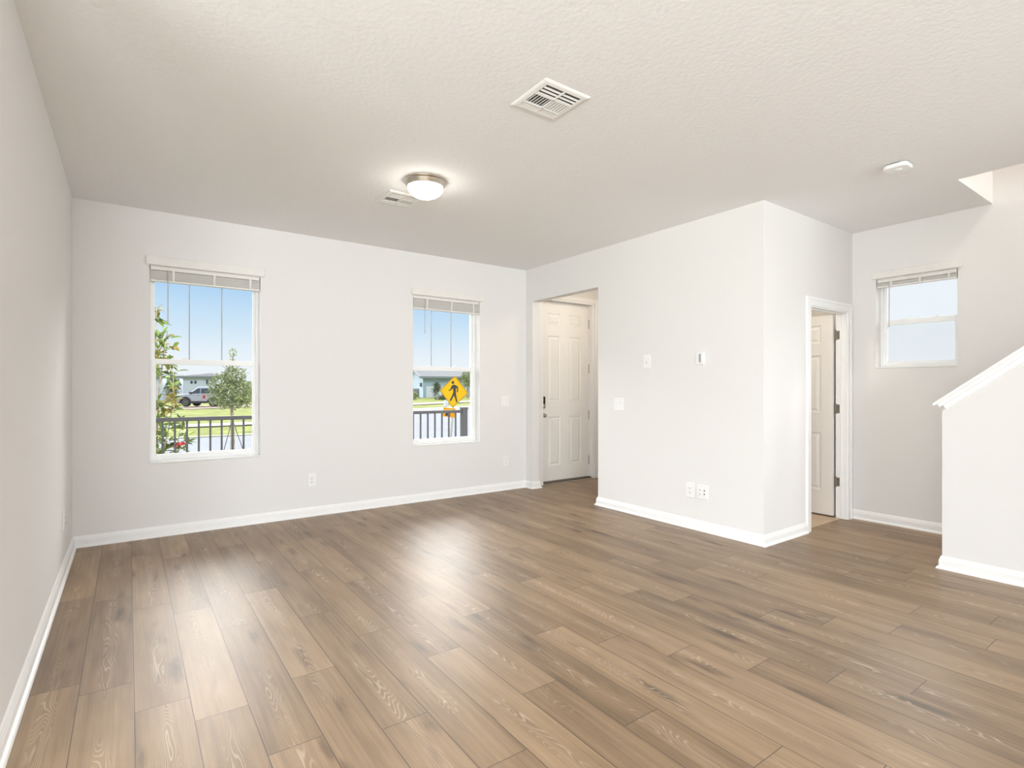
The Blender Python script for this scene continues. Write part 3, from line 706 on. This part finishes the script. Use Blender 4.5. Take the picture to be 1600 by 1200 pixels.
clusters = [(-.03, 0, 2.60, 6, .5), (.01, .0, 2.45, 7, .4), (-.02, .0, 2.30, 10, .1), (.03, .0, 2.20, 12, .3), (.06, .0, 2.28, 6, .3), (.14, 0, 2.17, 5, .6), (.0, .0, 2.10, 12, .5), (.09, 0, 2.02, 9, .2), (.03, 0, 1.98, 9, .4), (.16, 0, 1.93, 4, .0), (-.06, 0, 1.9, 10, .3),
            (.10, -.03, 1.86, 8, .0), (.13, -.06, 1.70, 8, .1), (.12, -.06, 1.58, 14, .8), (.10, -.06, 1.48, 12, .6), (.0, 0, 1.52, 8, .1), (.16, -.06, 1.45, 6, .4), (.04, -.02, 1.38, 12, .1), (-.06, -.02, 1.34, 9, .1), (.20, -.06, 1.34, 9, .1), (.13, -.04, 1.25, 10, 0), (.02, 0, 1.2, 12, 0), (.24, -.04, 1.16, 6, .0),
            (-.04, 0, 1.08, 12, 0), (.10, -.02, 1.06, 10, 0), (.19, 0, .98, 10, 0), (.03, 0, .94, 12, 0), (.26, .02, 1.05, 6, 0), (.22, -.01, .86, 8, .0), (.10, 0, .80, 8, 0), (-.05, 0, .8, 8, 0), (.02, 0, .65, 7, 0), (.14, 0, .66, 4, 0)]
b = MB()
for x, y, z, n, br in clusters:
    for i in range(int(n * 1.5)):
        d = rv(rg); d.z = d.z * .6 + .15; p = Vector((x, y, z)) + rv(rg) * rg.uniform(.0, .065)
        leaf_quads(b, p, d, Vector((0, 0, 1)) + rv(rg) * .6, rg.uniform(.075, .14), rg.uniform(.034, .058), .22, 1 if rg.random() < br else 0)
b.build('foliage', [M['leafmag'], M['leafbrown']], SH, fix=False)
b = MB(); c = Vector((.195, -.09, 1.075))
for k in range(9):
    a = k * 2.4; d = Vector((math.cos(a) * .75, math.sin(a) * .75, -.55 + .12 * (k % 3))); leaf_quads(b, c, d, Vector((0, 0, 1)), rg.uniform(.065, .11), .042, .3)
b.build('flower', M['red'], SH, fix=False, label='red drooping flower')

# young staked tree on the verge
def crown(b, c, rx, ry, rz, n, ln, wd, rg, shell=.35, mi=0):
    for i in range(n):
        d = rv(rg); t = rg.uniform(shell, 1) ** .6
        lump = 1 + .16 * math.sin(5 * d.x + 2.1 * c[0]) * math.sin(4 * d.z + c[2]) 
        p = Vector(c) + Vector((d.x * rx, d.y * ry, d.z * rz)) * t * lump
        leaf_quads(b, p, rv(rg) + d * .5, rv(rg), ln * rg.uniform(.7, 1.3), wd * rg.uniform(.7, 1.3), .2, mi)
rg = random.Random(8); TX, TY = 1.89, 13.41
T = empty('staked_tree', (TX, TY, gz(TX) - .02)); tag(T, 'young bushy tree braced with straps on the far side of the railing', 'tree')
MB().tube([(0, 0, 0), (.01, 0, .6), (-.005, 0, 1.2), (.01, 0, 1.9), (.015, 0, 2.5)], [.052, .045, .036, .022, .006], 10).build('trunk', M['bark'], T, smooth=True)
b = MB()
for k in range(16):
    a = k * 2.4; z = 1.25 + .065 * k; ln = .42 - .012 * k
    b.tube([(0, 0, z), (math.cos(a) * ln * .5, math.sin(a) * ln * .5, z + .12), (math.cos(a) * ln, math.sin(a) * ln, z + .2)], [.012, .008, .003], 5)
b.build('branch', M['bark'], T)
b = MB()
for c, q, n in (((0, 0, 1.62), (.44, .44, .33), 1500), ((-.20, .0, 1.80), (.27, .3, .24), 650), ((.22, .0, 1.66), (.29, .3, .28), 700), ((.04, 0, 1.98), (.27, .28, .22), 650), ((-.05, .0, 1.42), (.40, .35, .16), 420), ((.12, 0, 1.42), (.36, .3, .16), 380), ((.01, 0, 2.24), (.09, .09, .16), 70), ((.02, 0, 2.52), (.07, .07, .09), 55)):
    crown(b, c, *q, n, .052, .026, rg)
b.build('foliage', M['leafoak'], T, fix=False)
for sx_, sy_ in ((-.26, -.1), (.30, -.1), (.02, .35)):
    MB().tube([(0, 0, 1.06), (sx_ * .3, sy_ * .3, .72), (sx_, sy_, .03)], .008, 6).build('brace_strap', M['strap'], T)

# pedestrian crossing sign
SGN = empty('pedestrian_sign', (7.164, 12.705, gz(7.2)), R(-57.6) + 0); tag(SGN, 'yellow diamond road sign with black walking figure and arrow plaque', 'road sign')
zc = 1.207 - gz(7.2); tl = R(-4.8); ct, st = math.cos(tl), math.sin(tl)
def s2(u, v, y=0): return (u * ct - v * st, y, zc + u * st + v * ct)
def flat(poly, y0, y1, name, m, par, bevel=0):
    b = MB(); n = len(poly); b.add([s2(*p, y0) for p in poly] + [s2(*p, y1) for p in poly], [tuple(range(n)), tuple(range(n, 2 * n))] + [(i, (i + 1) % n, n + (i + 1) % n, n + i) for i in range(n)])
    return b.build(name, m, par, bevel=bevel)
def rdiamond(r, k): 
    out = []
    for i in range(4):
        a = Vector((math.cos(i * math.pi / 2), math.sin(i * math.pi / 2))) * r; pv = Vector((math.cos((i - 1) * math.pi / 2), math.sin((i - 1) * math.pi / 2))) * r; nx = Vector((math.cos((i + 1) * math.pi / 2), math.sin((i + 1) * math.pi / 2))) * r
        out += [tuple(a + (pv - a) * k), tuple(a + (nx - a) * k)]
    return out
pn = flat(rdiamond(.440, .03), 0, .004, 'sign_panel', M['yellow'], SGN)
b = MB(); A_, B_ = rdiamond(.428, .035), rdiamond(.412, .036); n = 8
b.add([s2(*p, -.0012) for p in A_] + [s2(*p, -.0012) for p in B_], [(i, (i + 1) % n, n + (i + 1) % n, n + i) for i in range(n)]); b.build('border', M['signblack'], pn)
def pg(pts): return [((x - 598) / 548 * 1.06, -(y - 447) / 548) for x, y in pts]
FIG = [[(560, 365), (580, 346), (608, 341), (636, 352), (668, 380), (666, 452), (652, 458), (646, 452), (648, 398), (634, 388), (632, 470), (590, 470), (588, 400), (576, 404), (558, 425), (516, 437), (514, 424), (546, 408)],
       [(588, 465), (612, 470), (604, 505), (556, 586), (534, 584), (532, 574), (566, 515)], [(602, 465), (632, 465), (640, 520), (656, 596), (644, 606), (634, 600), (616, 540), (598, 492)]]
b = MB(); rt = lambda p: (p[0] * ct + p[1] * st, -p[0] * st + p[1] * ct)   # drawn upright in the leaning panel's own axes
for poly in FIG:
    q = [rt(p) for p in pg(poly)]; n = len(q); b.add([s2(*p, -.0014) for p in q], [tuple(range(n))])
hc = rt(pg([(585, 310)])[0]); b.add([s2(hc[0] + .043 * math.cos(k * .3927), hc[1] + .043 * math.sin(k * .3927), -.0014) for k in range(16)], [tuple(range(16))])
b.build('walking_figure', M['signblack'], pn)
dx, dy = -.095, -.575
pq = flat([(dx - .19, dy - .125), (dx + .19, dy - .125), (dx + .19, dy + .125), (dx - .19, dy + .125)], 0, .004, 'arrow_plaque', M['orange'], SGN)
b = MB()
for poly in ([(.128, .098), (.15, .055), (.005, -.045), (-.03, -.005)], [(-.125, -.10), (.06, -.095), (-.07, .06)]): b.add([s2(dx + u, dy + v, -.0014) for u, v in poly], [tuple(range(len(poly)))])
b.build('arrow', M['signblack'], pq)
MB().tube([s2(.0, .40, .033), s2(0, -.5, .033), s2(0, -1.62, .033)], .026, 10).build('post', M['steel'], SGN)

# parked car
def car(name, loc, rot, paint, label, decal=False, van=False):
    E_ = empty(name, loc, rot); tag(E_, label, 'car')
    WB, RW, HW = 2.40, .395, .92; xf, xr = WB / 2, -WB / 2
    def arch(x): return [(x - .50 * math.cos(R(a)), .36 + .50 * math.sin(R(a))) for a in range(0, 181, 20)]
    hb = 1.12
    low = [(-2.12, .50), (-2.08, .42)] + [(xr - .50, .36)] + arch(xr)[1:-1] + [(xr + .50, .36), (xf - .50, .36)] + arch(xf)[1:-1] + [(xf + .50, .36), (2.02, .42), (2.14, .55), (2.12, .82), (2.02, 1.02), (1.10, hb), (-2.02, hb), (-2.14, .80)]
    b = MB(); b.prism(low, 'y', -HW, HW); body = b.build('body', paint, E_, bevel=.05, smooth=True, seg=3)
    MB().box(-2.0, 2.0, -HW + .22, HW - .22, .30, 1.0).build('underbody', M['cladding'], E_)
    top = 1.74 if not van else 2.15
    b = MB(); b.add([(1.12, -HW + .05, hb - .02), (-2.0, -HW + .05, hb - .02), (-2.0, HW - .05, hb - .02), (1.12, HW - .05, hb - .02), (.18, -.72, top), (-1.78, -.72, top), (-1.78, .72, top), (.18, .72, top)],
                    [(0, 1, 2, 3), (4, 5, 6, 7), (0, 1, 5, 4), (1, 2, 6, 5), (2, 3, 7, 6), (3, 0, 4, 7)])
    b.build('cabin', paint, body, bevel=.05, seg=3)
    def on(s, x, z):   # a point on the cabin's side, slightly proud
        t = (z - hb) / (top - hb); y = (HW - .05) * (1 - t) + .72 * t + .012; return (x, s * y, z)
    for s in (-1, 1):
        for name_, pts in (('front_window', [(.78, 1.17), (-.02, 1.17), (-.02, 1.66), (.20, 1.66)]), ('rear_window', [(-.10, 1.17), (-.95, 1.17), (-.95, 1.66), (-.10, 1.66)]), ('quarter_window', [(-1.0, 1.17), (-1.78, 1.20), (-1.62, 1.66), (-1.0, 1.66)])):
            pts3 = [on(s, x, hb + (z - hb) * (top - hb) / .70) for x, z in pts]; MB().add(pts3 + [(p[0], p[1] - s * .03, p[2]) for p in pts3], [(0, 1, 2, 3), (7, 6, 5, 4), (0, 4, 5, 1), (1, 5, 6, 2), (2, 6, 7, 3), (3, 7, 4, 0)]).build(name_, M['carglass'], body)
        b = MB(); b.box(xr + .52, xf - .52, s * (HW - .02), s * (HW + .02), .34, .50); b.build('sill_cladding', M['cladding'], body)
        for x in (xf, xr):
            b = MB(); o_, i_ = [(x - .52 * math.cos(R(a)), .36 + .52 * math.sin(R(a))) for a in range(0, 181, 15)], [(x - .43 * math.cos(R(a)), .36 + .43 * math.sin(R(a))) for a in range(180, -1, -15)]
            b.prism(o_ + i_, 'y', s * (HW - .05), s * (HW + .025)); b.build('wheel_arch', M['cladding'], body)
            b = MB(); b.lathe([(.24, -.11), (RW - .02, -.11), (RW, -.08), (RW, .08), (RW - .02, .11), (.24, .11)], (x, s * (HW - .13), RW), 32, 'y'); w_ = b.build('wheel', M['tyre'], E_, smooth=True)
            b = MB(); yo = s * (HW - .03)
            b.lathe([(.25, -.012), (.25, .012), (.21, .012), (.21, -.012)], (x, yo, RW), 28, 'y', cap=False); b.lathe([(.06, -.016), (.06, .016)], (x, yo, RW), 16, 'y')
            for k in range(6):
                a = k * math.pi / 3; b.obox((x + .13 * math.cos(a), yo, RW + .13 * math.sin(a)), Vector((math.cos(a), 0, math.sin(a))), Vector((0, 1, 0)), Vector((-math.sin(a), 0, math.cos(a))), .2, .022, .05)
            b.build('rim', M['rim'], w_)
        MB().box(2.00, 2.13, s * .60, s * .86, .78, .95).build('headlight', M['lens'], body)
        MB().box(-2.15, -2.05, s * .70, s * .90, .80, 1.08).build('tail_light', M['redlens'], body)
        for x in (.05, -.90): MB().box(x - .10, x + .06, s * (HW - .01), s * (HW + .03), .98, 1.01).build('door_handle', M['cladding'], body)
        MB().box(.66, .80, s * (HW - .06), s * (HW + .16), 1.14, 1.28).build('wing_mirror', M['cladding'], body)
    wd = [(1.10, -.74, 1.16), (1.10, .74, 1.16), (.30, .66, top - .08), (.30, -.66, top - .08)]
    MB().add([(x + .035, y, z + .02) for x, y, z in wd] + wd, [(0, 1, 2, 3), (7, 6, 5, 4), (0, 4, 5, 1), (1, 5, 6, 2), (2, 6, 7, 3), (3, 7, 4, 0)]).build('windscreen', M['carglass'], body)
    MB().box(2.02, 2.16, -.80, .80, .40, .60).build('bumper', M['cladding'], body, bevel=.02)
    if decal:
        b = MB(); b.box(-.62, -.25, HW + .001, HW + .006, .68, 1.06); d_ = b.build('door_decal', M['decal'], body, bevel=.03, label='faded red decal with a dark centre on the car door')
        MB().box(-.50, -.37, HW + .006, HW + .009, .74, 1.0).build('decal_centre', M['cladding'], d_)
    return E_
car('parked_car', (5.53, 54.61, gz(5.5) + .045), R(144.4), M['silver'], 'silver four-wheel-drive car with a red door decal parked on the dirt strip', True)
car('parked_van', (-2.6, 63.0, gz(0)), R(144), M['whitepaint'], 'white van parked beyond the silver car, behind the shrub', False, True)

# houses across the street
def house(loc, rotz, L_, D_, base, eave, ridge, wallm, roofm, label, over=.35, hip=False, windows=(), garage=None):
    """Local: x along the eave wall that faces the viewer (y=0), depth to +y."""
    E_ = empty('house', (loc[0], loc[1], base), rotz); tag(E_, label, 'house')
    b = MB(); ev = eave - base; rg_ = ridge - base
    b.prism([(0, -1.2), (D_, -1.2), (D_, ev), (D_ / 2, rg_ - .08) if not hip else (D_ / 2, ev), (0, ev)], 'x', 0, L_); b.build('wall', wallm, E_)
    sl = (rg_ - ev) / (D_ / 2); y0 = -over; z0 = ev - sl * over; t = .12; hx = D_ * .45 if hip else 0
    b = MB()
    for dz in (0, t):
        b.v += [(-over, y0, z0 + dz), (L_ + over, y0, z0 + dz), (L_ + over - hx, D_ / 2, rg_ + dz), (-over + hx, D_ / 2, rg_ + dz), (L_ + over, D_ + over, z0 + dz), (-over, D_ + over, z0 + dz)]
    fs = [(0, 1, 2, 3), (3, 2, 4, 5), (6, 7, 8, 9), (9, 8, 10, 11), (0, 1, 7, 6), (4, 5, 11, 10), (1, 2, 8, 7), (2, 4, 10, 8), (0, 3, 9, 6), (3, 5, 11, 9)]
    if hip: fs += [(1, 4, 2), (0, 3, 5), (7, 8, 10), (6, 11, 9)]
    b.f += fs; b.mi += [0] * len(fs); rf = b.build('roof', roofm, E_)
    b = MB(); b.box(-over, L_ + over, y0 - .03, y0 + .02, z0 - .10, z0 + .10); b.build('fascia', M['fascia'], rf)
    if not hip:
        for x in (-over, L_ + over):
            b = MB(); b.prism([(y0, z0 - .12), (y0, z0 + .13), (D_ / 2, rg_ + .13), (D_ + over, z0 + .13), (D_ + over, z0 - .12), (D_ / 2, rg_ - .12)], 'x', x - .03, x + .03); b.build('rake_board', M['fascia'], rf)
    for x0, x1, a0, a1 in windows: MB().box(x0, x1, -.04, .05, a0, a1).build('window_pane', M['housewindow'], E_)
    if garage:
        b = MB(); x0, x1, a1 = garage
        for k in range(4): b.box(x0, x1, -.05, .04, a1 * k / 4 + .01, a1 * (k + 1) / 4)
        b.build('garage_door', M['garagedoor'], E_)
    return E_
h2 = house((26.84, 54.58), R(-15), 15, 9, .199, 2.62, 3.62, M['sidingblue'], M['shinglelite'], 'blue grey house with pale roof and white garage door behind the sign', .45, garage=(.35, 5.2, 1.32))
b = MB(); b.box(-.05, .04, 2.3, 7.0, -.3, 1.05); b.build('carport_shade', M['shade'], h2)  # dark box stands in for the shade inside the carport
b = MB(); b.box(-.22, -.02, .55, 1.0, 1.50, 1.72); b.box(-.22, -.02, .75, .95, 1.30, 1.5); b.build('wall_lantern', M['fascia'], h2)
house((6.2, 88.0), R(-35), 4.6, 6, -.4, 2.95, 3.40, M['sidingwhite'], M['shingle'], 'white two-storey house above the roof of the silver car', .4, True, windows=((1.05, 1.35, 2.35, 2.75), (1.6, 1.9, 2.35, 2.75), (3.25, 3.6, 2.2, 2.9)))
house((-.6, 92.0), R(-35), 5.4, 6, -.4, 3.0, 3.75, M['sidingwhite'], M['shinglelite'], 'pale low house glimpsed through the shrub left of the dark tree', .4, True)
house((15.2, 84.0), R(-30), 9, 7, -.2, 2.7, 4.3, M['sidingblue'], M['shingle'], 'bluish house with dark roof behind the staked tree', .4, True)

# distant planting
def far_tree(x, y, z, rx, rz, hgt, n, label, sd, name='distant_tree', m=None, ls=.45, grp='trees across the street'):
    g = random.Random(sd); E_ = empty(name, (x, y, z)); tag(E_, label, 'tree' if 'tree' in name else 'bush', grp)
    b = MB()
    for k in range(5):
        a = g.uniform(0, 6.28); q = g.uniform(.1, .5); crown(b, (rx * q * math.cos(a), rx * q * math.sin(a), hgt + rz * g.uniform(-.4, .4)), rx * g.uniform(.5, .75), rx * g.uniform(.5, .75), rz * g.uniform(.5, .75), n // 5, ls, ls * .5, g, .2)
    b.build('foliage', m or M['leafdark'], E_, fix=False)
    MB().tube([(0, 0, -.2), (.02, 0, hgt * .5), (0, 0, hgt)], [.14 * rx, .10 * rx, .04 * rx], 7).build('trunk', M['bark'], E_)
    return E_
far_tree(4.55, 80.5, -.4, .95, 1.9, 2.1, 700, 'tall dark tree between the two pale houses', 21, ls=.3)
far_tree(1.0, 74.0, -.4, 1.5, 1.5, 2.9, 700, 'dark tree rising over the pale low house behind the shrub', 22, ls=.3)
far_tree(10.9, 82.0, -.3, 1.7, 1.1, 1.2, 700, 'olive tree beside the white two-storey house', 23, m=M['leafoak'], ls=.3)
far_tree(13.9, 78.0, -.2, 1.7, 1.0, 1.0, 600, 'low olive tree behind the staked tree, under the pole', 24, m=M['leafoak'], ls=.3)
far_tree(25.2, 47.9, .12, .5, .95, 1.0, 500, 'slim dark tree in front of the blue grey garage', 25, ls=.16)
far_tree(28.2, 47.2, .2, 1.1, 1.3, 1.7, 700, 'green tree right of the yellow sign near the window edge', 27, m=M['leafoak'], ls=.2)
far_tree(24.9, 46.0, .12, 1.1, .35, .30, 500, 'low dark hedge at the foot of the slim tree', 28, name='hedge_bush', ls=.14, grp='bushes by the garage')
far_tree(23.3, 49.5, .08, .8, .45, .45, 400, 'green bush before the dark carport opening', 29, name='hedge_bush', ls=.14, grp='bushes by the garage', m=M['leafoak'])
E_ = empty('utility_pole', (14.3, 74.0, -.2)); tag(E_, 'thin dark utility pole with a crossarm beyond the staked tree', 'utility pole')
MB().tube([(0, 0, 0), (0, 0, 3.9)], [.13, .10], 8).build('pole', M['strap'], E_)
MB().obox((0, 0, 3.45), Vector((.8, -.6, 0)), Vector((.6, .8, 0)), Vector((0, 0, 1)), 2.2, .12, .14).build('crossarm', M['strap'], E_)
E_ = MB().box(-.12, .12, -.12, .12, 0, .44).build('utility_box', M['sidingwhite'], loc=(18.2, 33.4, gz(18.2)), bevel=.03); tag(E_, 'small pale utility box on the lawn below the yellow sign', 'utility box')
